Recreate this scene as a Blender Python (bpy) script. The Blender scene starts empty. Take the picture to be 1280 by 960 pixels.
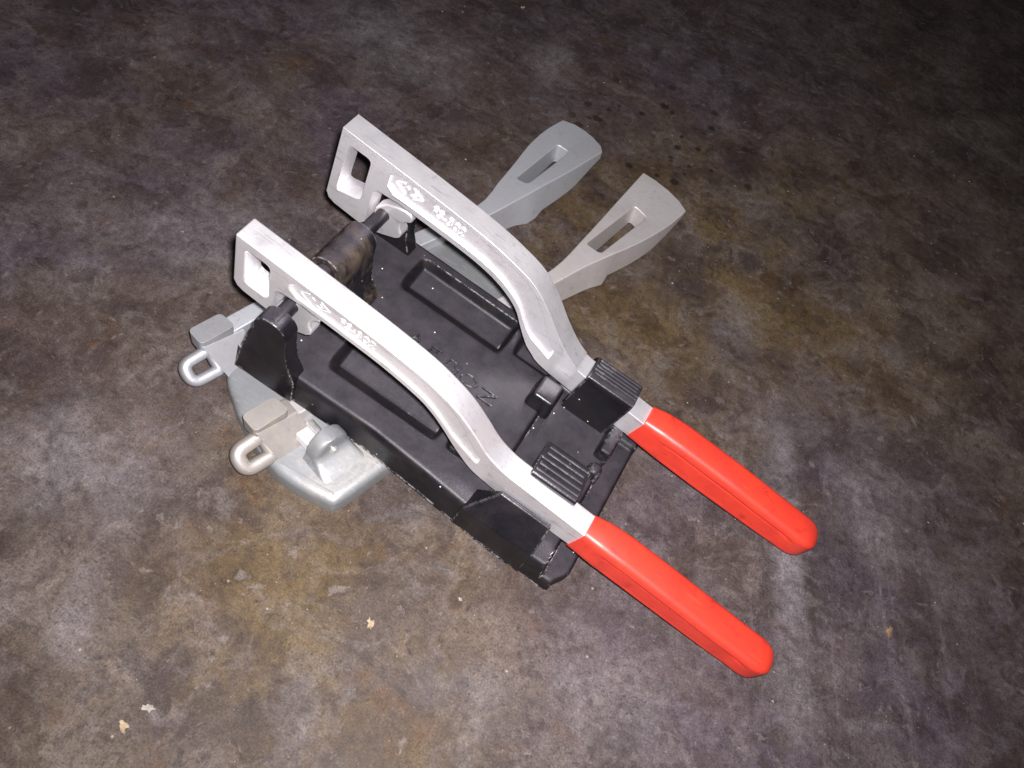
import bpy, bmesh, math, random
from mathutils import Vector, Matrix, noise as mnoise
from mathutils.geometry import delaunay_2d_cdt

random.seed(4)
scene = bpy.context.scene
CM = 0.01
PITCH = math.radians(7.5)          # the black tool leans on the grey one, its grip end low

# ------------------------------------------------------------------ camera
cam_d = bpy.data.cameras.new("camera")
cam = bpy.data.objects.new("camera", cam_d)
scene.collection.objects.link(cam)
right = Vector((0.8551151, 0.4743572, 0.2091971))
up = Vector((-0.5069982, 0.6808422, 0.5285895))
back = right.cross(up)
M = Matrix((right, up, back)).transposed().to_4x4()
CAM_LOC = Vector((-0.0260565, -0.1813563, 0.4273910))
M.translation = CAM_LOC
cam.matrix_world = M
cam_d.sensor_width = 36.0
cam_d.lens = 28.125
cam_d.clip_start = 0.01
cam_d.clip_end = 50
scene.camera = cam

# ------------------------------------------------------------------ light: the phone's own flash, dim room
world = bpy.data.worlds.new("World")
scene.world = world
world.use_nodes = True
bg = world.node_tree.nodes["Background"]
bg.inputs[0].default_value = (0.85, 0.82, 1.0, 1)
bg.inputs[1].default_value = 0.045

fl_d = bpy.data.lights.new("flash", 'SPOT')
fl_d.energy = 28
fl_d.color = (1.0, 0.955, 0.985)
fl_d.spot_size = math.radians(120)
fl_d.spot_blend = 0.9
fl_d.shadow_soft_size = 0.006
fl = bpy.data.objects.new("flash", fl_d)
scene.collection.objects.link(fl)
FM = M.copy()
FM.translation = CAM_LOC + right * 0.010 + up * 0.010
aim = (right * -0.05 + up * 0.05 - back).normalized()
fl.matrix_world = Matrix.Translation(FM.translation) @ aim.to_track_quat('-Z', 'Y').to_matrix().to_4x4()

scene.view_settings.view_transform = 'Standard'
scene.view_settings.look = 'None'
scene.view_settings.exposure = 0
scene.view_settings.gamma = 1
scene.view_settings.use_curve_mapping = False
scene.render.resolution_x = 1024
scene.render.resolution_y = 768

# ------------------------------------------------------------------ node helpers
class NT:
    def __init__(self, name):
        self.m = bpy.data.materials.new(name)
        self.m.use_nodes = True
        self.t = self.m.node_tree
        self.p = self.t.nodes["Principled BSDF"]
        self.co = self.t.nodes.new("ShaderNodeTexCoord")
        self.geo = self.t.nodes.new("ShaderNodeNewGeometry")

    def n(self, typ, **kw):
        o = self.t.nodes.new(typ)
        for k, v in kw.items():
            setattr(o, k, v)
        return o

    def l(self, a, b):
        self.t.links.new(a, b)

    def noise(self, scale, detail=6, rough=0.6, vec=None, dist=0.0):
        o = self.n("ShaderNodeTexNoise")
        o.inputs["Scale"].default_value = scale
        o.inputs["Detail"].default_value = detail
        o.inputs["Roughness"].default_value = rough
        o.inputs["Distortion"].default_value = dist
        self.l(vec if vec else self.co.outputs["Object"], o.inputs["Vector"])
        return o.outputs["Fac"]

    def ramp(self, fac, stops, interp='LINEAR'):
        o = self.n("ShaderNodeValToRGB")
        o.color_ramp.interpolation = interp
        els = o.color_ramp.elements
        while len(els) < len(stops):
            els.new(0.5)
        for e, (pos, c) in zip(els, stops):
            e.position = pos
            e.color = (c, c, c, 1) if isinstance(c, (int, float)) else (*c, 1)
        self.l(fac, o.inputs[0])
        return o.outputs[0]

    def mix(self, fac, a, b, blend='MIX'):
        o = self.n("ShaderNodeMix", data_type='RGBA', blend_type=blend)
        for s, v in ((o.inputs[0], fac), (o.inputs[6], a), (o.inputs[7], b)):
            if isinstance(v, (int, float)):
                s.default_value = v
            elif isinstance(v, tuple):
                s.default_value = (*v, 1)
            else:
                self.l(v, s)
        return o.outputs[2]

    def math(self, op, a, b=0.0, clamp=False):
        o = self.n("ShaderNodeMath", operation=op, use_clamp=clamp)
        for s, v in ((o.inputs[0], a), (o.inputs[1], b)):
            if isinstance(v, (int, float)):
                s.default_value = v
            else:
                self.l(v, s)
        return o.outputs[0]

    def mapping(self, scale=(1, 1, 1), rot=(0, 0, 0), loc=(0, 0, 0)):
        o = self.n("ShaderNodeMapping")
        o.inputs["Scale"].default_value = scale
        o.inputs["Rotation"].default_value = rot
        o.inputs["Location"].default_value = loc
        self.l(self.co.outputs["Object"], o.inputs[0])
        return o.outputs[0]

    def blob(self, x, y, radius, inner=0.2, stretch=None, rot=0.0):
        """soft round stain at a place on the floor (cm)"""
        v = self.n("ShaderNodeMapping")
        v.vector_type = 'TEXTURE'
        v.inputs["Location"].default_value = (x * CM, y * CM, 0)
        v.inputs["Rotation"].default_value = (0, 0, rot)
        sx, sy = stretch if stretch else (1, 1)
        v.inputs["Scale"].default_value = (radius * CM * sx, radius * CM * sy, 1)
        self.l(self.co.outputs["Object"], v.inputs[0])
        d = self.n("ShaderNodeVectorMath", operation='LENGTH')
        self.l(v.outputs[0], d.inputs[0])
        return self.ramp(d.outputs["Value"], [(inner, 1.0), (1.0, 0.0)], 'EASE')

    def bump(self, *layers, prev=None):
        for h, strength, dist in layers:
            b = self.n("ShaderNodeBump")
            b.inputs["Strength"].default_value = strength
            b.inputs["Distance"].default_value = dist
            self.l(h, b.inputs["Height"])
            if prev:
                self.l(prev, b.inputs["Normal"])
            prev = b.outputs[0]
        self.l(prev, self.p.inputs["Normal"])

    def edges(self, radius):
        b = self.n("ShaderNodeBevel", samples=4)
        b.inputs["Radius"].default_value = radius
        d = self.n("ShaderNodeVectorMath", operation='DOT_PRODUCT')
        self.l(b.outputs[0], d.inputs[0])
        self.l(self.geo.outputs["Normal"], d.inputs[1])
        return self.math('SUBTRACT', 1.0, d.outputs["Value"])

    def set(self, **kw):
        names = dict(color="Base Color", rough="Roughness", metal="Metallic", spec="Specular IOR Level",
                     coat="Coat Weight", coatr="Coat Roughness")
        for k, v in kw.items():
            s = self.p.inputs[names[k]]
            if isinstance(v, (int, float)):
                s.default_value = v
            elif isinstance(v, tuple):
                s.default_value = (*v, 1)
            else:
                self.l(v, s)
        return self


def mat_floor():
    t = NT("worn_floor")
    def tex(scale, rot, loc=(0, 0, 0)):
        o = t.n("ShaderNodeMapping")
        o.vector_type = 'TEXTURE'
        o.inputs["Scale"].default_value = scale
        o.inputs["Rotation"].default_value = (0, 0, rot)
        o.inputs["Location"].default_value = loc
        t.l(t.co.outputs["Object"], o.inputs[0])
        return o.outputs[0]
    def off(x, y):
        return t.mapping(loc=(x, y, 0))
    # ragged coordinates: the stains have torn, map-like outlines
    wn1 = t.n("ShaderNodeTexNoise")
    wn1.inputs["Scale"].default_value = 26
    wn1.inputs["Detail"].default_value = 6
    t.l(t.co.outputs["Object"], wn1.inputs["Vector"])
    ws = t.n("ShaderNodeVectorMath", operation='MULTIPLY_ADD')
    ws.inputs[1].default_value = (0.035, 0.035, 0)
    t.l(wn1.outputs["Color"], ws.inputs[0])
    t.l(t.co.outputs["Object"], ws.inputs[2])
    warp = ws.outputs[0]
    def woff(x, y, st=None):
        o = t.n("ShaderNodeMapping")
        o.inputs["Location"].default_value = (x, y, 0)
        if st:
            o.inputs["Scale"].default_value = st
        t.l(warp, o.inputs[0])
        return o.outputs[0]
    big = t.noise(6, 5, 0.6)
    mid = t.noise(19, 10, 0.62, warp)
    fine = t.noise(170, 9, 0.72)
    grain = t.noise(900, 4, 0.65)
    col = t.ramp(mid, [(0.30, (0.036, 0.027, 0.025)), (0.44, (0.066, 0.051, 0.043)),
                       (0.55, (0.092, 0.075, 0.064)), (0.72, (0.150, 0.130, 0.120))])
    # ochre and rust from old oil
    ochre = t.math('MULTIPLY', t.math('MAXIMUM', t.blob(-2, 30, 30, 0.2), t.blob(-10, -8, 17, 0.2)),
                   t.ramp(t.noise(11, 9, 0.62, woff(0.3, 0.2)), [(0.42, 0), (0.58, 1)]))
    col = t.mix(t.math('MULTIPLY', ochre, 0.85), col, t.ramp(mid, [(0.35, (0.064, 0.045, 0.025)), (0.65, (0.135, 0.101, 0.060))]))
    rust = t.ramp(t.noise(30, 9, 0.66, woff(3, 1)), [(0.58, 0), (0.66, 0.6)])
    col = t.mix(rust, col, (0.092, 0.057, 0.034))
    # violet-grey rubbed ground to the right, at the left and far away
    vmask = t.math('MAXIMUM', t.math('MAXIMUM', t.blob(17, 6, 26, 0.4), t.blob(-42, 18, 34, 0.45)), t.blob(-20, 58, 34, 0.3))
    viol = t.math('MULTIPLY', vmask, t.ramp(t.noise(9, 8, 0.62, woff(7.1, 2.3)), [(0.40, 0.10), (0.58, 0.8)]))
    vcol = t.ramp(t.noise(33, 10, 0.66, woff(5, 5)), [(0.32, (0.036, 0.028, 0.036)), (0.50, (0.076, 0.062, 0.074)), (0.72, (0.145, 0.128, 0.142))])
    col = t.mix(viol, col, vcol)
    # hard-edged stains, dark and pale, of several sizes
    for (scl, dx, dy, lo, hi, a, c) in ((13, 8.2, 1.1, 0.545, 0.575, 0.50, (0.034, 0.026, 0.025)),
                                        (37, 2.9, 4.1, 0.56, 0.59, 0.45, (0.040, 0.029, 0.024)),
                                        (90, 6.6, 0.9, 0.58, 0.62, 0.50, (0.030, 0.022, 0.020)),
                                        (16, 0.6, 6.4, 0.565, 0.64, 0.28, (0.160, 0.142, 0.136)),
                                        (44, 9.4, 3.6, 0.585, 0.65, 0.32, (0.175, 0.156, 0.150)),
                                        (120, 1.4, 8.8, 0.60, 0.65, 0.42, (0.190, 0.170, 0.160))):
        m = t.ramp(t.noise(scl, 10, 0.64, woff(dx, dy)), [(lo, 0), (hi, a)])
        col = t.mix(m, col, c)
    # dried-spill rims
    rim = t.ramp(t.noise(12, 8, 0.55, woff(4.4, 4.9)), [(0.475, 0), (0.495, 0.16), (0.515, 0)])
    col = t.mix(rim, col, (0.20, 0.185, 0.185))
    # pale worn places
    for (x, y, rad, st, rot, a) in ((-25, -7.5, 8, (1, 0.7), 0.5, 0.6), (-20, -12.5, 7, (0.3, 1), 0.5, 0.45), (-33, 35, 11, (1, 0.6), 0.2, 0.65),
                                    (-21.5, 43, 5, (0.6, 1), 0.3, 0.7), (12, 10, 15, (0.11, 1), 0.37, 1.0),
                                    (9.6, 17.2, 3.2, (0.35, 1), 0.37, 1.0), (6, -3, 7, (1, 0.55), 0.2, 0.35),
                                    (-30, 9, 9, (1, 0.6), 0.6, 0.55), (16, 17, 6, (0.5, 1), 0.37, 0.6), (3, 25, 5, (0.6, 1), 0.1, 0.5),
                                    (-1, -7, 6, (1, 0.5), 0.5, 0.25)):
        b = t.math('MULTIPLY', t.blob(x, y, rad, 0.0, st, rot), t.ramp(t.noise(48, 10, 0.70, woff(x, y)), [(0.36, 0), (0.58, a)]))
        col = t.mix(b, col, (0.205, 0.19, 0.196))
    # drag streaks where something was hauled over the floor
    drag = t.noise(1.0, 9, 0.78, tex((0.09, 0.010, 0.1), -1.18))
    dm = t.math('MULTIPLY', t.blob(15, 10, 17, 0.2), t.ramp(drag, [(0.54, 0), (0.68, 0.5)]))
    col = t.mix(dm, col, (0.19, 0.175, 0.18))
    dm2 = t.math('MULTIPLY', t.blob(15, 10, 17, 0.2), t.ramp(drag, [(0.30, 0.6), (0.46, 0)]))
    col = t.mix(dm2, col, (0.030, 0.025, 0.028))
    # fine speckle
    col = t.mix(0.5, col, t.ramp(fine, [(0.30, (0.12, 0.09, 0.09)), (0.52, (0.5, 0.5, 0.5)), (0.74, (0.93, 0.9, 0.88))]), 'OVERLAY')
    col = t.mix(0.45, col, t.ramp(grain, [(0.33, 0.12), (0.67, 0.88)]), 'OVERLAY')
    # dark round pits beyond the handles
    vor = t.n("ShaderNodeTexVoronoi")
    vor.inputs["Scale"].default_value = 70
    t.l(t.co.outputs["Object"], vor.inputs["Vector"])
    wv = t.n("ShaderNodeTexWhiteNoise", noise_dimensions='3D')
    t.l(vor.outputs["Position"], wv.inputs["Vector"])
    pit = t.ramp(t.math('ADD', vor.outputs["Distance"], t.math('MULTIPLY', wv.outputs["Value"], 0.22)), [(0.24, 1), (0.36, 0)])
    pitm = t.math('MULTIPLY', pit, t.math('MULTIPLY', t.blob(-9, 40, 13, 0.4), 0.9))
    col = t.mix(pitm, col, (0.018, 0.014, 0.012))
    # hair-fine scratches
    for rot, sc, a in ((-1.2, 0.0006, 0.5), (0.35, 0.0005, 0.4), (-0.5, 0.0007, 0.45)):
        sn = t.noise(1.0, 2, 0.5, tex((0.035, sc, 0.1), rot))
        m = t.math('MULTIPLY', t.ramp(sn, [(0.70, 0), (0.76, a)]), t.ramp(t.noise(14, 4, 0.6, off(rot * 9, 3)), [(0.48, 0), (0.62, 1)]))
        col = t.mix(m, col, (0.27, 0.25, 0.25))
    # pale grit specks of different size
    for scl, thr in ((190, 0.985), (420, 0.985)):
        v2 = t.n("ShaderNodeTexVoronoi")
        v2.inputs["Scale"].default_value = scl
        t.l(t.co.outputs["Object"], v2.inputs["Vector"])
        wn = t.n("ShaderNodeTexWhiteNoise", noise_dimensions='3D')
        t.l(v2.outputs["Position"], wn.inputs["Vector"])
        rad = t.math('ADD', v2.outputs["Distance"], t.math('MULTIPLY', fine, 0.35))
        speck = t.math('MULTIPLY', t.ramp(rad, [(0.24, 1), (0.36, 0)]), t.math('GREATER_THAN', wn.outputs["Value"], thr))
        col = t.mix(t.math('MULTIPLY', speck, 0.6), col, (0.40, 0.36, 0.32))
    pore = t.ramp(t.noise(420, 6, 0.7, off(3.3, 0.4)), [(0.34, 0.75), (0.46, 0)])
    col = t.mix(t.math('MULTIPLY', pore, t.ramp(mid, [(0.3, 0.3), (0.6, 0.9)])), col, (0.022, 0.016, 0.014))
    flk = t.ramp(t.noise(330, 7, 0.75, off(1.3, 7.4)), [(0.60, 0), (0.68, 0.6)])
    col = t.mix(t.math('MULTIPLY', flk, t.ramp(t.noise(18, 5, 0.6, off(6.1, 2.4)), [(0.46, 0.1), (0.62, 1)])), col, (0.24, 0.215, 0.20))
    hs = t.n("ShaderNodeHueSaturation")
    hs.inputs["Saturation"].default_value = 1.24
    hs.inputs["Value"].default_value = 0.78
    t.l(col, hs.inputs["Color"])
    col = hs.outputs[0]
    rough = t.ramp(mid, [(0.3, 0.55), (0.7, 0.78)])
    t.set(color=col, rough=rough, spec=0.22)
    t.bump((big, 0.2, 0.01), (mid, 0.22, 0.002), (fine, 0.3, 0.0005), (grain, 0.3, 0.0002))
    return t.m


def mat_alu(name, c=(0.74, 0.73, 0.74), rough=0.42, metal=0.55, grain=900, stain=0.35):
    t = NT(name)
    a = t.noise(60, 6, 0.65)
    b = t.noise(grain, 3, 0.6)
    s = t.noise(28, 7, 0.7, dist=0.6)
    col = t.mix(t.math('MULTIPLY', t.ramp(a, [(0.40, 0), (0.70, 1)]), stain), c, tuple(x * k for x, k in zip(c, (0.66, 0.63, 0.60))))
    warm = t.ramp(s, [(0.56, 0), (0.72, 0.35)])
    col = t.mix(warm, col, (0.55, 0.47, 0.36))
    scr = t.ramp(t.noise(1.0, 3, 0.5, t.mapping((60, 900, 400), (0, 0, 0.3))), [(0.62, 0), (0.67, 0.35)])
    col = t.mix(scr, col, (0.42, 0.41, 0.42))
    grime = t.ramp(t.noise(150, 7, 0.75, t.mapping(loc=(0.5, 0.1, 0.8)), dist=0.4), [(0.58, 0), (0.70, 0.45)])
    col = t.mix(grime, col, tuple(x * 0.42 for x in c))
    r = t.math('ADD', rough - 0.13, t.math('MULTIPLY', a, 0.27))
    t.set(color=col, rough=r, metal=metal, spec=0.5)
    t.bump((a, 0.16, 0.0010), (t.noise(240, 4, 0.65), 0.14, 0.0003), (b, 0.30, 0.00014))
    return t.m


def mat_black(name, wear=0.5, rough=0.40, rust=0.3, grain=0.35, pointy=False, lumps=0.12):
    t = NT(name)
    a = t.noise(50, 6, 0.65)
    g = t.noise(1100, 3, 0.6)
    c = t.noise(400, 6, 0.75)
    col = t.ramp(a, [(0.35, (0.005, 0.0045, 0.006)), (0.7, (0.010, 0.009, 0.012))])
    rustm = t.math('MULTIPLY', t.ramp(t.noise(38, 7, 0.72, t.mapping(loc=(0.7, 0.2, 0.4)), dist=0.5), [(0.46, 0), (0.60, 1)]), rust)
    col = t.mix(rustm, col, (0.062, 0.046, 0.034))
    sep = t.n("ShaderNodeSeparateXYZ")
    t.l(t.geo.outputs["Normal"], sep.inputs[0])
    dust = t.math('MULTIPLY', t.ramp(sep.outputs[2], [(0.70, 0), (0.95, 1)]), t.ramp(t.noise(90, 7, 0.7, t.mapping(loc=(0.2, 0.9, 0.1))), [(0.25, 0.25), (0.7, 1)]))
    col = t.mix(t.math('MULTIPLY', dust, 0.62), col, (0.058, 0.051, 0.062))
    e = t.ramp(t.edges(0.0013), [(0.03, 0), (0.09, 1)])
    if pointy:
        e = t.math('MAXIMUM', e, t.ramp(t.geo.outputs["Pointiness"], [(0.545, 0), (0.60, 1)]))
    where = t.ramp(t.noise(55, 4, 0.6, t.mapping(loc=(0.31, 0.77, 0.12))), [(0.45, 0), (0.55, 1)])
    chip = t.math('MULTIPLY', t.math('MULTIPLY', e, where), t.ramp(c, [(0.46, 0), (0.54, 1)]))
    chip = t.math('MULTIPLY', chip, wear, True)
    col = t.mix(chip, col, (0.70, 0.68, 0.69))
    dots = t.n("ShaderNodeTexVoronoi")
    dots.inputs["Scale"].default_value = 380
    t.l(t.co.outputs["Object"], dots.inputs["Vector"])
    wn = t.n("ShaderNodeTexWhiteNoise", noise_dimensions='3D')
    t.l(dots.outputs["Position"], wn.inputs["Vector"])
    dm = t.math('MULTIPLY', t.ramp(dots.outputs["Distance"], [(0.12, 1), (0.2, 0)]), t.math('GREATER_THAN', wn.outputs["Value"], 0.982))
    col = t.mix(t.math('MULTIPLY', dm, wear), col, (0.7, 0.69, 0.7))
    r = t.math('ADD', rough - 0.09, t.math('MULTIPLY', a, 0.2))
    t.set(color=col, rough=r, metal=t.math('MULTIPLY', chip, 0.6), spec=0.24)
    t.bump((a, 0.15, 0.001), (c, lumps, 0.0004), (g, grain, 0.0002))
    return t.m


def mat_red():
    t = NT("red_vinyl")
    a = t.noise(70, 5, 0.6)
    col = t.mix(t.ramp(a, [(0.35, 0), (0.75, 1)]), (0.58, 0.038, 0.018), (0.49, 0.024, 0.013))
    d = t.ramp(t.noise(120, 6, 0.7, dist=0.6), [(0.56, 0), (0.70, 0.6)])
    col = t.mix(d, col, (0.26, 0.012, 0.012))
    scr = t.ramp(t.noise(1.0, 3, 0.5, t.mapping((40, 700, 500), (0, 0, 0.2))), [(0.70, 0), (0.74, 0.2)])
    col = t.mix(scr, col, (0.85, 0.16, 0.12))
    groove_shade = t.ramp(t.geo.outputs["Pointiness"], [(0.44, 0.8), (0.49, 0)])  # shade in the side groove, painted into the red by concavity
    col = t.mix(groove_shade, col, (0.09, 0.010, 0.010))
    t.set(color=col, rough=t.math('ADD', 0.32, t.math('MULTIPLY', a, 0.25)), spec=0.8)
    t.bump((a, 0.15, 0.001), (t.noise(500, 3, 0.6), 0.06, 0.0002))
    return t.m


def mat_flake(name, c):
    t = NT(name)
    a = t.noise(400, 5, 0.6)
    t.set(color=t.mix(t.ramp(a, [(0.35, 0), (0.7, 1)]), c, tuple(x * 0.45 for x in c)), rough=0.8)
    return t.m


FLOOR = mat_floor()
ALU = mat_alu("cast_aluminium", (0.96, 0.945, 0.96), 0.50, 0.86, stain=0.3)
LETTER = mat_alu("rubbed_lettering", (0.85, 0.84, 0.85), 0.45, 0.55, stain=0.2)
ALU_WARM = mat_alu("satin_cast_aluminium", (0.60, 0.57, 0.555), 0.58, 0.6, stain=0.5)
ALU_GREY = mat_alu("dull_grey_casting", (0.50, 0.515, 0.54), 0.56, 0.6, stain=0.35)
HEAD_WARM = mat_alu("shaded_warm_aluminium", (0.36, 0.335, 0.31), 0.46, 0.55, grain=600, stain=0.6)  # darker copy of the warm handle metal; the head's shade is in its colour
HEAD_GREY = mat_alu("shaded_grey_aluminium", (0.34, 0.345, 0.36), 0.46, 0.55, grain=600, stain=0.5)  # same for the grey handle: its head's shading is mixed into the colour
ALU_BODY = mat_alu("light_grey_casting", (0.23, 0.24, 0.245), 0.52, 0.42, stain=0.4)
STEEL = mat_alu("bright_steel", (0.8, 0.78, 0.76), 0.25, 0.8)
BLACK = mat_black("black_paint", 0.9, 0.42, 0.12, grain=0.5, pointy=True)
BLACK_LUG = mat_black("worn_black_paint", 1.0, 0.24, 0.08, grain=0.12, lumps=0.14)
BROWN_LUG = mat_black("rubbed_brown_black_paint", 0.5, 0.42, 1.0)
RUBBER = mat_black("black_clip_paint", 1.0, 0.26, 0.05, grain=0.12, lumps=0.12)
RIB = mat_black("clip_rib_paint", 0.3, 0.50, 0.0)
SHAFT = mat_black("dark_shaft_steel", 0.0, 0.34, 0.15, 0.1)
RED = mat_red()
CHIP_PALE = mat_flake("pale_flake", (0.34, 0.26, 0.16))
CHIP_WHITE = mat_flake("white_flake", (0.28, 0.255, 0.22))
CHIP_BROWN = mat_flake("brown_flake", (0.25, 0.16, 0.08))

# ------------------------------------------------------------------ mesh helpers (all in centimetres)
COL = scene.collection


def mesh_obj(name, verts, faces, mat, parent=None, bevel=0.0, seg=2, angle=38, smooth=True, subd=0):
    me = bpy.data.meshes.new(name)
    me.from_pydata([(x * CM, y * CM, z * CM) for x, y, z in verts], [], faces)
    bm = bmesh.new()
    bm.from_mesh(me)
    bmesh.ops.remove_doubles(bm, verts=bm.verts, dist=1e-6)
    bmesh.ops.recalc_face_normals(bm, faces=bm.faces)
    bm.to_mesh(me)
    bm.free()
    me.materials.append(mat)
    if smooth:
        for p in me.polygons:
            p.use_smooth = True
        me.set_sharp_from_angle(angle=math.radians(angle))
    o = bpy.data.objects.new(name, me)
    COL.objects.link(o)
    o.parent = parent
    if bevel:
        b = o.modifiers.new("bevel", 'BEVEL')
        b.width = bevel * CM
        b.segments = seg
        b.limit_method = 'ANGLE'
        b.angle_limit = math.radians(angle)
        b.miter_outer = 'MITER_ARC'
        wnm = o.modifiers.new("normals", 'WEIGHTED_NORMAL')
        wnm.weight = 80
        wnm.keep_sharp = False
    if subd:
        s = o.modifiers.new("subsurf", 'SUBSURF')
        s.levels = s.render_levels = subd
    return o


def empty(name, loc, rot=(0, 0, 0)):
    o = bpy.data.objects.new(name, None)
    o.empty_display_size = 0.02
    o.location = loc
    o.rotation_euler = rot
    COL.objects.link(o)
    return o


def tag(o, label, cat=None, group=None, kind=None):
    o["label"] = label
    if cat:
        o["category"] = cat
    if group:
        o["group"] = group
    if kind:
        o["kind"] = kind
    return o


def fill(loops):
    pts, edges, base = [], [], 0
    for lp in loops:
        n = len(lp)
        pts += [Vector((p[0], p[1])) for p in lp]
        edges += [(base + i, base + (i + 1) % n) for i in range(n)]
        base += n
    vs, es, fs, ov, oe, of = delaunay_2d_cdt(pts, edges, [], 0, 1e-7)
    out = []
    for f in fs:
        c = (vs[f[0]] + vs[f[1]] + vs[f[2]]) / 3
        odd = False
        for a, b in edges:
            p, q = pts[a], pts[b]
            if (p.y > c.y) != (q.y > c.y) and c.x < (q.x - p.x) * (c.y - p.y) / (q.y - p.y) + p.x:
                odd = not odd
        if odd:
            out.append([ov[i][0] for i in f])
    return out


def poly_area(p):
    return sum(p[i - 1][0] * p[i][1] - p[i][0] * p[i - 1][1] for i in range(len(p)))


def prism(outline, c0, c1, to3, holes=(), pockets=(), funnel=0.0):
    """outline in (a,b); extruded along c; to3(a,b,c)->(x,y,z); pockets = (polygon, depth, side 0/1)"""
    V, F = [], []

    def add(lp, c):
        k = len(V)
        V.extend([to3(p[0], p[1], c) for p in lp])
        return k

    def wall(k0, k1, n):
        for i in range(n):
            j = (i + 1) % n
            F.append((k0 + i, k0 + j, k1 + j, k1 + i))
    through = [outline] + list(holes)
    starts = []
    for side, c in ((0, c0), (1, c1)):
        pk = [p for p in pockets if p[2] == side]
        k = len(V)
        st = [add(lp, c) for lp in through]
        pst = [add(p[0], c) for p in pk]
        for f in fill(through + [p[0] for p in pk]):
            F.append(tuple(k + i for i in f))
        for p, ks in zip(pk, pst):
            d = c + p[1] * (1 if side == 0 else -1)
            inner = inset_poly(p[0], 0.09)
            kb = add(inner, d)
            wall(ks, kb, len(inner))
            for f in fill([inner]):
                F.append(tuple(kb + i for i in f))
        starts.append(st)
    for q, (lp, a, b) in enumerate(zip(through, starts[0], starts[1])):
        if q and funnel:
            m = add(inset_poly(lp, funnel), (c0 + c1) / 2)
            wall(a, m, len(lp))
            wall(m, b, len(lp))
        else:
            wall(a, b, len(lp))
    return V, F


def inset_poly(poly, d):
    n = len(poly)
    area = sum(poly[i][0] * poly[(i + 1) % n][1] - poly[(i + 1) % n][0] * poly[i][1] for i in range(n))
    s = 1 if area > 0 else -1
    out = []
    for i in range(n):
        p0, p1, p2 = Vector(poly[i - 1]), Vector(poly[i]), Vector(poly[(i + 1) % n])
        a, b = (p1 - p0).normalized(), (p2 - p1).normalized()
        na, nb = Vector((-a.y, a.x)) * s, Vector((-b.y, b.x)) * s
        m = (na + nb)
        m = m / max(m.length_squared * 0.5, 0.5)
        out.append(tuple(p1 + m * d))
    return out


def catmull(pts, n=4):
    out = []
    P = [pts[0]] + list(pts) + [pts[-1]]
    for i in range(1, len(P) - 2):
        p0, p1, p2, p3 = (Vector(q) for q in P[i - 1:i + 3])
        for k in range(n):
            t = k / n
            q = 0.5 * ((2 * p1) + (p2 - p0) * t + (2 * p0 - 5 * p1 + 4 * p2 - p3) * t * t + (3 * p1 - p0 - 3 * p2 + p3) * t ** 3)
            out.append(tuple(q))
    out.append(tuple(pts[-1]))
    return out


def rounded(pts, r, n=4):
    """round every corner of a polygon; r a number or a list"""
    out = []
    N = len(pts)
    for i in range(N):
        rr = r[i] if isinstance(r, (list, tuple)) else r
        p0, p1, p2 = Vector(pts[i - 1]), Vector(pts[i]), Vector(pts[(i + 1) % N])
        if rr <= 0:
            out.append(tuple(p1))
            continue
        a, b = p0 - p1, p2 - p1
        d = min(rr, a.length * 0.45, b.length * 0.45)
        s, e = p1 + a.normalized() * d, p1 + b.normalized() * d
        for k in range(n + 1):
            t = k / n
            q = s * (1 - t) ** 2 + p1 * 2 * t * (1 - t) + e * t * t
            out.append((q.x, q.y))
    return out


def interp(tab, x):
    if x <= tab[0][0]:
        return tab[0][1]
    for (x0, y0), (x1, y1) in zip(tab, tab[1:]):
        if x <= x1:
            t = (x - x0) / (x1 - x0)
            return y0 + (y1 - y0) * t
    return tab[-1][1]


def sstep(a, b, x):
    t = min(max((x - a) / (b - a), 0), 1)
    return t * t * (3 - 2 * t)


def cylinder(p0, p1, r, n=28, r1=None):
    p0, p1 = Vector(p0), Vector(p1)
    d = (p1 - p0).normalized()
    x = d.orthogonal().normalized()
    y = d.cross(x)
    V, F = [], []
    for p, rr in ((p0, r), (p1, r if r1 is None else r1)):
        for i in range(n):
            a = 2 * math.pi * i / n
            V.append(tuple(p + (x * math.cos(a) + y * math.sin(a)) * rr))
    for i in range(n):
        j = (i + 1) % n
        F.append((i, j, n + j, n + i))
    F.append(tuple(range(n)))
    F.append(tuple(range(n, 2 * n)))
    return V, F


UVW = lambda a, b, c: (a, c, b)       # profile in (u, w), extruded along v
VWU = lambda a, b, c: (c, a, b)       # profile in (v, w), extruded along u
PLAN = lambda a, b, c: (a, b, c)

# ------------------------------------------------------------------ floor
N = 80
fv, ff = [], []
for j in range(N + 1):
    for i in range(N + 1):
        x, y = -200 + 400 * i / N, -180 + 400 * j / N
        fv.append((x, y, 0))
for j in range(N):
    for i in range(N):
        a = j * (N + 1) + i
        ff.append((a, a + 1, a + N + 2, a + N + 1))
floor = mesh_obj("floor", fv, ff, FLOOR)
tag(floor, "stained and scuffed dark brown workshop floor", kind="structure")

# ================================================================== black tool with red grips
tool = empty("lever_tool", (0, 0, 0), (0, PITCH, 0))
tag(tool, "black cast tool with two aluminium levers and red grips, lying on a grey casting", "lever tool")

# ---- base plate: a cast tray with two sunken pockets
def pocket(u, v, u0, u1, v0, v1, depth, wl, wr, wn, wf):
    a = sstep(u0, u0 + wl, u) * (1 - sstep(u1 - wr, u1, u))
    b = min(max((v - v0) / wn, 0), 1) * (1 - sstep(v1 - wf, v1, v))
    b *= 1 - 0.30 * min(max((v - v0 - wn) / max(v1 - wf - v0 - wn, 0.1), 0), 1)
    return depth * a * b


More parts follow.
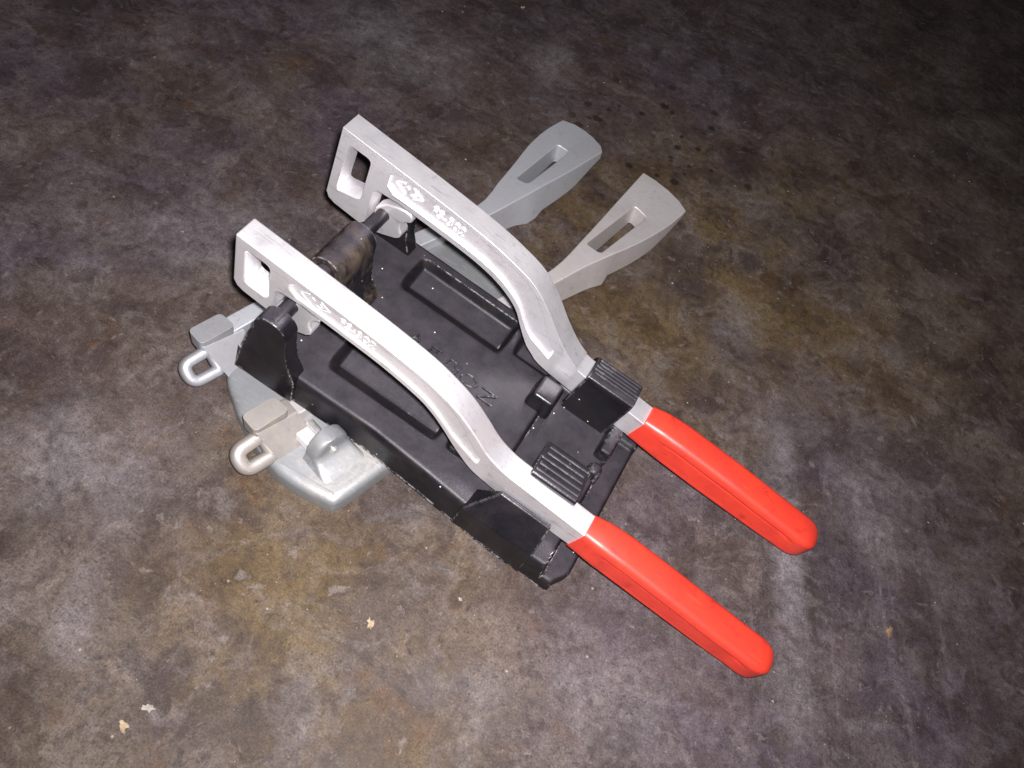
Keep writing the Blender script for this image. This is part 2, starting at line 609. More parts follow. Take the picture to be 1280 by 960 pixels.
def deck_h(u, v):
    h = 2.42
    h -= 0.34 * sstep(-6.0, -5.75, u) * sstep(2.6, 2.9, v) * (1 - sstep(10.6, 10.9, v))
    h -= pocket(u, v, -17.3, -9.8, 2.35, 5.2, 0.95, 0.5, 0.3, 1.05, 0.35)
    h -= pocket(u, v, -17.3, -9.8, 9.65, 12.6, 0.95, 0.5, 0.3, 1.05, 0.35)
    h -= pocket(u, v, -9.3, -6.4, 2.4, 4.6, 0.45, 0.3, 0.4, 0.5, 0.4)
    h -= pocket(u, v, -9.3, -6.4, 10.3, 12.2, 0.45, 0.3, 0.4, 0.5, 0.4)
    h += 0.35 * math.exp(-((u + 9.6) / 0.45) ** 2 - ((v - 11.6) / 0.7) ** 2)
    h -= 1.45 * sstep(-1.05, -0.8, u)
    h += 0.02 * mnoise.noise(Vector((u * 0.6, v * 0.6, 1.3)))
    return h


def v_front(u):
    return interp([(-21.6, 0.55), (-18, 0.72), (-13, 0.80), (-9, 0.50), (-5, 0.12), (-3, 0.0), (1, 0.0)], u)


def u_right(v):
    return 0.62 * sstep(0.0, 1.3, v) * (1 - sstep(12.0, 13.3, v))


NU, NV = 168, 108
US = [-21.55 + i / NU * 21.55 for i in range(NU + 1)]
bv, bf = [], []
def gi(i, j): return j * (NU + 1) + i
V_BACK = 13.3
for j in range(NV + 1):
    tj = j / NV
    for i in range(NU + 1):
        u = US[i]
        v = v_front(u) + (V_BACK - v_front(u)) * tj
        if u > -4:
            u = -4 + (u + 4) * (4 + u_right(v)) / 4
        h = deck_h(u, v)
        # cast rounding at the rim
        dist = min(v - v_front(u), V_BACK - v, u + 21.55, (u_right(v) - u) if u > -3 else 9)
        h -= 0.20 * (1 - sstep(0, 0.20, dist))
        bv.append((u, v, h))
for j in range(NV):
    for i in range(NU):
        bf.append((gi(i, j), gi(i + 1, j), gi(i + 1, j + 1), gi(i, j + 1)))
# outer skirts, a rolled foot, and the hollow underside
ring = [(i, 0) for i in range(NU + 1)] + [(NU, j) for j in range(1, NV + 1)] + \
       [(i, NV) for i in range(NU - 1, -1, -1)] + [(0, j) for j in range(NV - 1, 0, -1)]
def foot(i, j):
    x, y, z = bv[gi(i, j)]
    if j == NV and 0 < i < NU - 14:
        return 1.45
    if i == 0:
        return interp([(0.55, 0.0), (1.6, 0.4), (4, 1.2), (13.3, 1.45)], y)
    return 0.0
prev = [gi(i, j) for i, j in ring]
top_ring = prev
for frac, out in ((0.25, 0.03), (0.85, 0.08), (1.0, 0.11)):
    cur = []
    for (i, j) in ring:
        x, y, z = bv[gi(i, j)]
        fz = foot(i, j)
        ox = -out if i == 0 else (out * 0.3 if i == NU else 0)
        oy = (-out * 0.8 if j == 0 else (out * 0.5 if j == NV else 0))
        cur.append(len(bv))
        bv.append((x + ox, y + oy, z + (fz - z) * frac))
    for k in range(len(ring)):
        k2 = (k + 1) % len(ring)
        bf.append((prev[k], prev[k2], cur[k2], cur[k]))
    prev = cur
# inner lip and underside
cur = []
for (i, j) in ring:
    x, y, z = bv[gi(i, j)]
    fz = foot(i, j)
    ox = 0.45 if i == 0 else (-0.45 if i == NU else 0)
    oy = 0.45 if j == 0 else (-0.45 if j == NV else 0)
    cur.append(len(bv))
    bv.append((x + ox, y + oy, fz))
for k in range(len(ring)):
    k2 = (k + 1) % len(ring)
    bf.append((prev[k], prev[k2], cur[k2], cur[k]))
prev = cur
off = len(bv)
und = {}
for j in range(NV + 1):
    for i in range(NU + 1):
        x, y, z = bv[gi(i, j)]
        ex = 0.45 if i == 0 else (-0.45 if i == NU else 0)
        ey = 0.45 if j == 0 else (-0.45 if j == NV else 0)
        und[(i, j)] = len(bv)
        bv.append((x + ex, y + ey, max(z - 0.45, 0.35)))
for j in range(NV):
    for i in range(NU):
        bf.append((und[(i, j)], und[(i, j + 1)], und[(i + 1, j + 1)], und[(i + 1, j)]))
ur = [und[q] for q in ring]
for k in range(len(ring)):
    k2 = (k + 1) % len(ring)
    bf.append((prev[k], prev[k2], ur[k2], ur[k]))
plate = mesh_obj("base_plate", bv, bf, BLACK, tool, angle=50)
tag(plate, "black painted cast base plate with sunken pockets and a worn rim")

# ---- upright lugs that carry the shaft
SU, SW = -19.7, 6.3
def lug_profile(base_l, base_r, rad=0.98, w0=0.0, SW=SW):
    arc = [(SU + rad * math.cos(t), SW + rad * math.sin(t)) for t in [math.radians(a) for a in range(0, 181, 15)]]
    return arc + [(SU - rad - 0.08, SW - 0.9), (SU - 1.25, 4.6), (SU - 1.6, 2.6), (base_l, w0), (base_r, w0), (base_r - 0.05, 2.3), (SU + 1.25, 3.6), (SU + rad + 0.05, SW - 1.0)]
for (v0, v1, l, r, m, w0) in ((0.38, 1.42, -21.62, -17.8, BLACK_LUG, 0.25), (4.95, 8.3, -21.2, -17.5, BROWN_LUG, 1.9), (11.9, 12.9, -21.4, -17.9, BLACK_LUG, 1.9)):
    V, F = prism(lug_profile(l, r, w0=w0, SW=SW - (0.6 if v0 < 1 else 0)), v0, v1, UVW)
    lug = mesh_obj("lug", V, F, m, tool, bevel=0.38, seg=5, angle=30)
    if m is BROWN_LUG:
        tag(lug, "thick rounded lug rubbed brown between the two levers")
        V, F = cylinder((SU, 4.55, SW), (SU, 4.97, SW), 0.62)
        mesh_obj("collar", V, F, SHAFT, lug, bevel=0.08)
V, F = cylinder((SU, 0.6, SW), (SU, 12.8, SW), 0.41, 32)
mesh_obj("shaft", V, F, SHAFT, tool, bevel=0.05)

# ---- levers
T = 1.38
def grip_section():
    side = [-0.62, -0.45, -0.2, 0.0, 0.15, 0.25, 0.31, 0.36, 0.40, 0.44, 0.49, 0.56, 0.62]
    rc = 0.40
    out = [(1.0, z) for z in side]
    out += [(1 - rc + rc * math.cos(a), 0.62 + 0.38 * math.sin(a)) for a in [math.radians(d) for d in (18, 36, 54, 72, 90)]]
    out += [(0.3, 1.03), (0.0, 1.04), (-0.3, 1.03)]
    out += [(-(1 - rc + rc * math.cos(a)), 0.62 + 0.38 * math.sin(a)) for a in [math.radians(d) for d in (90, 72, 54, 36, 18)]]
    out += [(-1.0, z) for z in reversed(side)]
    out += [(-(1 - rc + rc * math.cos(a)), -0.62 - 0.38 * math.sin(a)) for a in [math.radians(d) for d in (18, 36, 54, 72, 90)]]
    out += [(0.0, -1.0)]
    out += [((1 - rc + rc * math.cos(a)), -0.62 - 0.38 * math.sin(a)) for a in [math.radians(d) for d in (90, 72, 54, 36, 18)]]
    return out
SEC = grip_section()
def make_lever(va, top, bottom, hole, hub, gripw, gripb, label, text_at, emblem_at):
    topc = catmull(top, 4)
    botc = catmull(bottom, 4)
    outline = topc + botc + hub
    # drop the doubled corner points
    clean = []
    for p in outline:
        if not clean or (Vector(p) - Vector(clean[-1])).length > 0.03:
            clean.append(p)
    outline = clean
    hole = rounded(hole, [0.35, 0.35, 0.35, 0.35], 4)
    # recessed web along the arm
    def at(curve, u):
        c = sorted(curve, key=lambda p: p[0])
        return interp(c, u)
    us = [-19.75 + k * 0.5 for k in range(26)]
    chan_t, chan_b = [], []
    for u in us:
        tp, bt = at(topc, u), at(botc, u)
        thick = tp - bt
        e = sstep(-19.9, -19.2, u)
        slope = (at(topc, u + 0.2) - at(topc, u - 0.2)) / 0.4
        k = math.sqrt(1 + slope * slope)
        e2 = sstep(-9.8, -7.3, u)
        chan_t.append((u, tp - 0.22 * thick * e2 - 0.34 * k - 0.5 * (1 - e)))
        chan_b.append((u, bt + 0.16 * thick * e2 + 0.40 * k + 0.42 * (1 - e)))
    us_ok = [i for i in range(len(us)) if chan_t[i][1] - chan_b[i][1] > 0.22]
    chan = [chan_b[i] for i in us_ok] + [chan_t[i] for i in reversed(us_ok)]
    V, F = prism(outline, va, va + T, UVW, holes=[hole], funnel=0.13, pockets=[(chan, 0.17, 0), (chan, 0.17, 1)])
    lev = mesh_obj("lever", V, F, ALU, tool, bevel=0.10, seg=3, angle=32)
    tag(lev, label)
    # vinyl grip
    V, F = [], []
    NS, NC = 52, len(SEC)
    vc = va + T / 2
    u0, u1 = -0.5, 12.1
    for s in range(NS + 1):
        t = s / NS
        u = u0 + (u1 - u0) * (t if t < 0.85 else 0.85 + (1 - (1 - (t - 0.85) / 0.15) ** 2) * 0.15)
        wt, wb = interp(gripw, u), interp(gripb, u)
        hw = interp([(-0.5, 0.80), (0.4, 0.92), (1.5, 0.98), (8, 1.0), (12, 0.98)], u)
        endf = 1.0
        if u > 10.9:
            q = min((u - 10.9) / (u1 - 10.9), 1)
            endf = math.sqrt(max(1 - q ** 2.4 * 0.93, 0.02))
        hh = (wt - wb) / 2
        wc = (wt + wb) / 2
        g = sstep(0.9, 1.7, u) * (1 - sstep(9.7, 10.5, u))
        for (px, pz) in SEC:
            ap = abs(px)
            gr = 0.0
            if ap > 0.85:
                gr = 0.30 * math.exp(-((pz - 0.40) / 0.06) ** 2) + 0.16 * (1 - sstep(0.30, 0.42, pz)) * sstep(-0.95, -0.7, pz)
            yy = px * (hw - g * gr)
            u_s = u - (0.25 * (1 - pz) * 0.5 if s == 0 else 0)
            V.append((u_s, vc + yy * endf, wc + pz * hh * (0.30 + 0.70 * endf)))
    for s in range(NS):
        for k in range(NC):
            k2 = (k + 1) % NC
            F.append((s * NC + k, s * NC + k2, (s + 1) * NC + k2, (s + 1) * NC + k))
    F.append(tuple(range(NC)))
    F.append(tuple(NS * NC + k for k in range(NC)))
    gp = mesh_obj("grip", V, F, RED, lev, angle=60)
    tag(gp, "glossy red vinyl grip with a long side groove")
    # raised lettering in the recess
    fc = bpy.data.curves.new("lettering", 'FONT')
    fc.body = "FS-302"
    fc.size = 0.80 * CM
    fc.extrude = 0.055 * CM
    fc.bevel_depth = 0.008 * CM
    fc.offset = -0.012 * CM
    fc.space_character = 1.02
    fc.resolution_u = 4
    tmp = bpy.data.objects.new("lettering_curve", fc)
    COL.objects.link(tmp)
    dg = bpy.context.evaluated_depsgraph_get()
    me = bpy.data.meshes.new_from_object(tmp.evaluated_get(dg))
    bpy.data.objects.remove(tmp)
    me.materials.clear()
    me.materials.append(ALU)
    lt = bpy.data.objects.new("raised_lettering", me)
    COL.objects.link(lt)
    lt.parent = lev
    (tu, tw, slope) = text_at
    lt.matrix_local = Matrix.Translation((tu * CM, (va + (0.15 if va > 5 else 0.19)) * CM, tw * CM)) @ Matrix.Rotation(slope, 4, 'Y') @ Matrix.Rotation(math.radians(90), 4, 'X')
    # cast diamond emblem
    eu, ew, es = emblem_at
    V, F = [], []
    def stroke(x0, z0, x1, z1, w):
        d = Vector((x1 - x0, z1 - z0)).normalized()
        nrm = Vector((-d.y, d.x)) * w / 2
        k = len(V)
        for c in (va + 0.19, va + (0.10 if va > 5 else 0.14)):
            for (x, z) in ((x0 + nrm.x, z0 + nrm.y), (x1 + nrm.x, z1 + nrm.y), (x1 - nrm.x, z1 - nrm.y), (x0 - nrm.x, z0 - nrm.y)):
                V.append((eu + x * math.cos(es) + z * math.sin(es), c, ew - x * math.sin(es) + z * math.cos(es)))
        F.extend([(k, k + 1, k + 2, k + 3), (k + 4, k + 5, k + 6, k + 7)] + [(k + i, k + (i + 1) % 4, k + 4 + (i + 1) % 4, k + 4 + i) for i in range(4)])
    sx, sz = 0.88, 0.42
    for (a, b, c, d) in ((-sx, 0, -0.35, sz * 0.75), (0.15, sz, sx, 0), (sx, 0, 0.3, -sz * 0.8), (-0.15, -sz, -sx, 0)):
        stroke(a, b, c, d, 0.065)
    stroke(-0.36, -0.12, -0.16, 0.2, 0.09)
    stroke(-0.16, 0.2, -0.02, 0.06, 0.08)
    stroke(0.1, -0.2, 0.38, -0.16, 0.08)
    stroke(0.3, 0.1, 0.46, -0.06, 0.08)
    mesh_obj("emblem", V, F, ALU, lev, smooth=False, bevel=0.03)
    return lev


def hub_pts(b, l, tl):
    """slot over the shaft, then the foot of the loop"""
    return [(-18.9, b + 0.02), (-19.15, b - 0.02), (-20.2, b - 0.10), (-20.45, b - 0.35), (-20.5, l + 0.35), (-20.75, l),
            (tl + 0.62, l + 0.18), (tl + 0.22, l + 0.35), (tl, l + 0.75)]


def add_claw(lev, va, prof):
    V, F = prism(prof, va + 0.5, va + T - 0.05, UVW)
    c = mesh_obj("claw", V, F, ALU, lev, bevel=0.14, seg=3, angle=32)
    tag(c, "two-pronged claw of the lever below the arm")


near = make_lever(
    1.6,
    [(-22.95, 9.75), (-20.8, 9.60), (-18.5, 9.43), (-16.5, 9.28), (-14.4, 9.08), (-12, 8.74), (-10.4, 8.25), (-9.25, 7.70), (-8.1, 6.85), (-7.0, 5.95), (-5.8, 5.46), (-4.3, 5.28), (-0.45, 4.88), (3, 4.6)],
    [(3, 2.95), (-0.6, 2.98), (-5.0, 3.20), (-6.3, 3.35), (-7.5, 3.70), (-8.9, 4.75), (-9.65, 5.45), (-10.65, 6.25), (-11.75, 6.78), (-14.0, 7.26), (-16.5, 7.48), (-18.3, 7.60)],
    [(-22.35, 9.05), (-20.9, 8.98), (-20.80, 6.25), (-22.30, 6.35)],
    hub_pts(7.65, 5.30, -22.95),
    [(-0.6, 5.0), (0.6, 5.12), (2, 5.10), (4.7, 4.85), (9, 4.35), (12, 4.1)],
    [(-0.6, 2.75), (0.6, 2.75), (4.3, 2.5), (9, 2.2), (12, 2.15)],
    "brightly lit lever nearer the viewer, alone with a worn mark at its looped end",
    (-16.9, 8.10, math.radians(4.0)), (-18.3, 8.48, math.radians(2.5)))
far = make_lever(
    9.9,
    [(-22.95, 10.95), (-20.2, 10.77), (-17.75, 10.60), (-14.1, 10.28), (-11.9, 9.88), (-10.15, 9.30), (-8.75, 8.2), (-7.7, 7.08), (-6.55, 6.05), (-5.7, 5.52), (-5.0, 5.26), (-0.5, 4.76), (3, 4.6)],
    [(3, 2.85), (-0.6, 2.92), (-6.8, 3.52), (-8.4, 4.22), (-9.1, 4.90), (-9.72, 5.75), (-10.5, 6.80), (-11.8, 7.62), (-13.3, 8.05), (-15.2, 8.25), (-18.3, 8.38)],
    [(-22.42, 10.1), (-20.95, 10.05), (-21.05, 6.75), (-22.65, 6.35)],
    hub_pts(8.42, 5.02, -23.2),
    [(-0.6, 5.0), (0.6, 5.22), (2, 5.25), (5.8, 5.05), (11, 4.55), (12, 4.5)],
    [(-0.6, 2.75), (0.6, 2.75), (4.3, 2.5), (9, 2.4), (12, 2.4)],
    "lever farther from the viewer, its raised lettering facing the near side",
    (-17.05, 9.22, math.radians(4.2)), (-18.5, 9.62, math.radians(3.0)))

CLAW = [(-20.3, 6.4), (-19.7, 7.15), (-18.96, 7.52), (-18.5, 7.62), (-18.1, 7.6), (-17.93, 7.3), (-18.0, 6.98), (-18.38, 6.72),
        (-18.56, 6.4), (-18.52, 6.02), (-18.33, 5.72), (-18.36, 5.3), (-18.6, 5.04), (-19.3, 4.70), (-19.95, 4.42), (-20.3, 5.0)]
add_claw(far, 9.9, CLAW)
add_claw(near, 1.6, [(u, w - 0.55) for u, w in CLAW])

# ---- side rails beside the grip ends (wedge walls holding the levers)
def wedge(v_out, v_in, side):
    """hip-roofed wall: long foot outside, crest beside the lever"""
    V = [(-6.6, v_out + 0.1 * side, 0.35), (-1.9, v_out, 0.35), (-1.9, v_in, 0.9), (-6.6, v_in, 0.9),
         (-6.6, v_out + 0.16 * side, 2.35), (-2.0, v_out + 0.08 * side, 2.6), (-2.0, v_in, 2.3), (-6.6, v_in, 2.2),
         (-5.3, v_in - 0.22 * side, 3.95), (-2.1, v_in - 0.25 * side, 3.9), (-2.1, v_in, 3.9), (-5.3, v_in, 3.95)]
    F = [(0, 1, 2, 3), (0, 1, 5, 4), (4, 5, 9, 8), (8, 9, 10, 11), (3, 2, 6, 7), (7, 6, 10, 11), (0, 4, 7, 3), (4, 8, 11, 7), (1, 2, 6, 5), (5, 6, 10, 9)]
    return V, F
V, F = wedge(-0.13, 1.55, 1)
o = mesh_obj("side_rail", V, F, BLACK_LUG, tool, bevel=0.10, seg=3, angle=20)
V, F = wedge(13.4, 11.45, -1)
mesh_obj("side_rail", V, F, BLACK_LUG, tool, bevel=0.10, seg=3, angle=20)

def block(name, u0, u1, v0, v1, w0, w1, mat, draft=0.15, bevel=0.15, parent=None):
    V = [(u0 - draft, v0 - draft, w0), (u1 + draft, v0 - draft, w0), (u1 + draft, v1 + draft, w0), (u0 - draft, v1 + draft, w0),
         (u0, v0, w1), (u1, v0, w1), (u1, v1, w1), (u0, v1, w1)]
    F = [(0, 1, 2, 3), (4, 5, 6, 7), (0, 1, 5, 4), (1, 2, 6, 5), (2, 3, 7, 6), (3, 0, 4, 7)]
    return mesh_obj(name, V, F, mat, parent or tool, bevel=bevel, seg=3, angle=30)

block("guide_block", -6.9, -5.4, 8.0, 9.72, 2.0, 3.65, RUBBER, bevel=0.28)
block("guide_block", -6.35, -5.35, 3.2, 4.45, 2.0, 3.05, BLACK_LUG, bevel=0.2)
block("end_stop", -1.75, -0.95, 7.9, 10.0, 1.2, 3.0, BLACK, bevel=0.22)
block("end_stop", -1.70, -0.9, 6.4, 7.3, 1.2, 2.75, BLACK, bevel=0.35)
block("end_stop", -1.65, -0.85, 3.3, 4.35, 1.2, 2.9, BLACK_LUG, bevel=0.3)

# ---- spring clips with ribbed tops
def clip(section, u0, u1, rib_a, rib_b, lean, label):
    V, F = prism(section, u0, u1, VWU)
    V = [(x - lean * (z - 2) , y, z) for x, y, z in V]
    c = mesh_obj("clip", V, F, RUBBER, tool, bevel=0.10, seg=3, angle=25)
    tag(c, label)
    a, b = Vector(rib_a), Vector(rib_b)
    d = (b - a)
    L = d.length
    d.normalize()
    nrm = Vector((-d.y, d.x))
    n = 5
    for k in range(n):
        p = a + d * (L * (k + 0.5) / n)
        w = L / n * 0.40
        sec = [tuple(p - d * w - nrm * 0.05), tuple(p - d * w * 0.6 + nrm * 0.07), tuple(p + d * w * 0.6 + nrm * 0.07), tuple(p + d * w - nrm * 0.05)]
        V, F = prism(sec, u0 + random.uniform(0.08, 0.26), u1 - random.uniform(0.06, 0.24), VWU)
        V = [(x - lean * (z - 2), y, z) for x, y, z in V]
        mesh_obj("rib", V, F, RIB, c, bevel=0.04, seg=2, angle=25)
    return c

clip([(2.5, 5.12), (2.5, 5.48), (2.75, 5.62), (5.55, 4.32), (5.62, 4.05), (5.5, 2.0), (3.12, 2.0), (3.12, 5.12)],
     -4.55, -1.65, (2.8, 5.60), (5.5, 4.35), 0.05, "ribbed black clip beside the nearer lever with chipped edges")
clip([(9.48, 2.0), (9.50, 5.35), (9.62, 5.78), (9.95, 5.92), (11.5, 5.55), (12.15, 4.6), (12.25, 4.2), (12.2, 2.0), (11.42, 2.0), (11.42, 5.05), (11.3, 5.32), (9.88, 5.36), (9.86, 2.0)],
     -5.1, -1.95, (10.0, 5.91), (11.5, 5.56), -0.06, "ribbed black clip closed over the farther lever")

# ---- cast letters on the deck, half hidden by the near lever
def glyph(strokes, u, v, w=2.36):
    V, F = [], []
    for (x0, y0, x1, y1, wd) in strokes:
        d = Vector((x1 - x0, y1 - y0)).normalized()
        n = Vector((-d.y, d.x)) * wd / 2
        e = d * wd * 0.3
        k = len(V)
        for (zz, f) in ((w, 1.0), (w + 0.15, 0.6)):
            for (x, y) in ((x0 - e.x + n.x * f, y0 - e.y + n.y * f), (x1 + e.x + n.x * f, y1 + e.y + n.y * f), (x1 + e.x - n.x * f, y1 + e.y - n.y * f), (x0 - e.x - n.x * f, y0 - e.y - n.y * f)):
                V.append((u + x, v + y, zz))
        F.extend([(k, k + 1, k + 2, k + 3), (k + 4, k + 5, k + 6, k + 7)] + [(k + i, k + (i + 1) % 4, k + 4 + (i + 1) % 4, k + 4 + i) for i in range(4)])
    return mesh_obj("cast_letter", V, F, RIB, plate, bevel=0.06, seg=3)

arcO = [(0.55 * math.cos(a), 0.36 * math.sin(a)) for a in [i * math.pi / 6 for i in range(12)]]
glyph([(-0.5, 0.36, 0.5, 0.36, 0.16), (-0.5, -0.36, 0.5, -0.36, 0.16), (-0.45, -0.30, 0.45, 0.30, 0.16)], -8.95, 6.75)
glyph([(*arcO[i], *arcO[(i + 1) % 12], 0.18) for i in range(12)], -10.35, 6.95)
glyph([(-0.42, -0.1, -0.3, 0.32, 0.15), (-0.3, 0.32, 0.1, 0.36, 0.15), (0.1, 0.36, 0.2, 0.05, 0.15), (0.2, 0.05, 0.45, 0.0, 0.15), (0.45, 0, 0.42, -0.32, 0.15)], -11.65, 7.1)
glyph([(-0.35, 0.3, 0.35, 0.3, 0.15), (-0.3, 0.3, -0.3, -0.35, 0.15), (0.1, 0.3, 0.1, -0.3, 0.15)], -12.95, 7.2)
glyph([(-0.3, -0.35, -0.1, 0.35, 0.15), (-0.1, 0.35, 0.35, -0.35, 0.15), (-0.2, -0.05, 0.2, -0.05, 0.13)], -14.25, 7.3)

# ================================================================== grey casting underneath
AX = math.radians(16.5)
under = empty("cast_lever_fixture", (-0.18, 0.02, 0), (0, 0, 0))
tag(under, "grey aluminium casting with two slotted handles, lying flat under the black tool", "casting")
QS, RS = (math.sin(AX), math.cos(AX)), (math.cos(AX), -math.sin(AX))

def W(s, r, z):
    return (s * QS[0] + r * RS[0] + 18.0, s * QS[1] + r * RS[1] - 2.0, z)
SR = lambda a, b, c: W(a, b, c)
def SZR(a, b, c): return W(a, c, b)      # profile in (s, z), extruded along r
def RZS(a, b, c): return W(c, a, b)      # profile in (r, z), extruded along s

# ---- body
arc = catmull([(-3.0, -22.3), (-5.7, -21.6), (-6.6, -19.85), (-7.05, -18.3), (-7.45, -15.5), (-7.2, -13.5), (-6.35, -11.25)], 5)
outl = arc + [(-6.15, -11.02), (-5.4, -10.96), (-2.4, -10.95), (8.0, -10.9), (13.0, -11.6), (14.4, -13.4), (14.2, -17.0), (13.4, -20.5), (11.6, -22.3)]
V, F = [], []
for ins, z in ((0.0, 0.0), (0.02, 0.85), (0.06, 1.0), (0.17, 1.14), (0.36, 1.23), (0.60, 1.27)):
    V += [W(a, b, z) for a, b in inset_poly(outl, ins)]
n_o = len(outl)
for k in range(5):
    for q in range(n_o):
        q2 = (q + 1) % n_o
        F.append((k * n_o + q, k * n_o + q2, (k + 1) * n_o + q2, (k + 1) * n_o + q))
F.append(tuple(range(n_o)))
F.append(tuple(5 * n_o + q for q in range(n_o)))
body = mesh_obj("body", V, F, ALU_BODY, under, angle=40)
V, F = prism(rounded([(14.0, -15.7), (15.9, -16.2), (16.25, -16.9), (14.0, -17.5)], 0.3, 4), 0.1, 1.2, SR)
mesh_obj("tab", V, F, ALU_BODY, body, bevel=0.12, seg=3)
tag(body, "light grey casting with a bowed outer wall")

# ---- ear with pivot pin
ear_z = [0.95, 1.1, 1.25, 1.4, 1.55, 1.7, 1.85, 2.0, 2.2, 2.4, 2.6, 2.78, 2.92, 3.02, 3.07, 3.09]
EV, EF = [], []
for z in ear_z:
    half = 1.18 * math.sqrt(max(1 - ((z - 1.95) / 1.15) ** 2, 0.0)) if z > 1.95 else 1.18 + (1.95 - z) ** 2 * 0.5
    rf = -13.42 + (1.45 * ((2.0 - z) / 0.8) ** 1.7 if z < 2.0 else 0)
    sec = rounded([(-4.45 - half, -14.35), (-4.45 + half, -14.35), (-4.45 + half * 1.02, rf), (-4.45 - half * 1.02, rf)], [0.17, 0.17, 0.42, 0.42], 5)
    EV += [W(a, b, z) for a, b in sec]
n_e = len(sec)
for k in range(len(ear_z) - 1):
    for q in range(n_e):
        q2 = (q + 1) % n_e
        EF.append((k * n_e + q, k * n_e + q2, (k + 1) * n_e + q2, (k + 1) * n_e + q))
EF += [tuple(range(n_e)), tuple((len(ear_z) - 1) * n_e + q for q in range(n_e))]
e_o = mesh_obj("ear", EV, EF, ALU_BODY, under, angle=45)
tag(e_o, "rounded ear of the casting holding the pivot pin")
V, F = cylinder(W(-4.4, -15.6, 1.95), W(-4.4, -13.22, 1.95), 0.27, 20)
mesh_obj("pivot_pin", V, F, STEEL, under, bevel=0.05)
V, F = prism(rounded([(-5.5, 1.5), (-4.6, 1.5), (-4.6, 2.25), (-5.5, 2.25)], 0.15, 3), -15.35, -14.4, SZR)
mesh_obj("boss", V, F, ALU, under, bevel=0.1, seg=3)

# ---- slotted handles
def handle(name, left, rightr, ztop, zbot, slot, tip, s0, mat, head, label, flare):
    """left/right edge tables r(s), from the neck to the paddle tip"""
    N = 34
    s1 = left[-1][0]
    ls = [(s0 + (s1 - s0) * k / N) for k in range(N + 1)]
    s2 = rightr[-1][0]
    rs = [(s0 + (s2 - s0) * k / N) for k in range(N + 1)]
    lc = catmull([(p[0], p[1]) for p in left], 6)
    rc = catmull([(p[0], p[1]) for p in rightr], 6)
    out = [(s, interp(lc, s)) for s in ls] + tip + [(s, interp(rc, s)) for s in reversed(rs)]
    zt, zb = catmull(ztop, 6), catmull(zbot, 6)
    def to3(a, b, c):
        mid = (interp(lc, a) + interp(rc, a)) / 2
        hw = max((interp(rc, a) - interp(lc, a)) / 2, 0.3)
        # lengthwise dish across the paddle
        dish = -0.16 * (1 - min(abs((b - mid) / hw), 1) ** 2) * sstep(20, 27, a)
        if c > 0.5:
            return W(a, b, interp(zt, a) + dish)
        return W(a, (b + interp(flare, a)) if b > mid else b + 0.1, interp(zb, a))
    V, F = prism(out, 0.0, 1.0, to3, holes=[rounded(slot, 0.3, 4)])
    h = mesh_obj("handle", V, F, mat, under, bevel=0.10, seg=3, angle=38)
    tag(h, label)
    # jaw head: block on top, sloping cheek below, eyelet at the end
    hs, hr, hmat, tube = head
    HT = 3.3
    sec = rounded([(hr - 0.6, 0.2), (hr - 0.6, 2.9), (hr + 0.6, 3.0), (hr + 2.5, 0.45), (hr + 2.5, 0.15)], [0.1, 0.2, 0.12, 0.25, 0.05], 3)
    def ck3(a, b, c):
        t = min(max(b / HT, 0), 1)
        if c < 0.5:          # outer end leans in towards its foot
            return W(hs + 0.95 * (1 - t) ** 1.4, a, b)
        return W(hs + 2.6 + 0.9 * (1 - t), a, b * 1.0 if b < 2.0 else 2.0 + (b - 2.0) * 0.5)
    V, F = prism(sec, 0.0, 1.0, ck3)
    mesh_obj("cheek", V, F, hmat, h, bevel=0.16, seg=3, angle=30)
    pl = rounded([(hs - 0.05, hr - 0.62), (hs + 2.05, hr - 0.62), (hs + 2.2, hr + 0.62), (hs - 0.05, hr + 0.64)], 0.32, 5)
    V, F = prism(pl, 2.3, HT, SR)
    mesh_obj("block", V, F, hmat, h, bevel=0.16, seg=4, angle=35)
    # eyelet: a cast ring standing out from the end
    path = rounded([(-1.52, -0.60), (0.22, -0.66), (0.22, 0.66), (-1.52, 0.60)], [0.62, 0.25, 0.25, 0.62], 8)
    ca, sa = math.cos(math.radians(-42)), math.sin(math.radians(-42))
    cr, cz = hr + 0.92, 1.68
    V, F = [], []
    n_p, n_t = len(path), 14
    for i, p in enumerate(path):
        d = (Vector(path[(i + 1) % n_p]) - Vector(path[i - 1])).normalized()
        nrm = Vector((d.y, -d.x))
        for k in range(n_t):
            a = 2 * math.pi * k / n_t
            ex = lambda x: math.copysign(abs(x) ** 0.75, x)
            o2 = nrm * (tube * ex(math.cos(a)))
            a_, b_, c_ = p[0] + o2.x, p[1] + o2.y, 0.42 * ex(math.sin(a))
            V.append(W(hs + 0.25 + a_, cr + b_ * ca - c_ * sa, cz + b_ * sa + c_ * ca))
    for i in range(n_p):
        i2 = (i + 1) % n_p
        for k in range(n_t):
            k2 = (k + 1) % n_t
            F.append((i * n_t + k, i * n_t + k2, i2 * n_t + k2, i2 * n_t + k))
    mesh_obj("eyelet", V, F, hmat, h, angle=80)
    return h


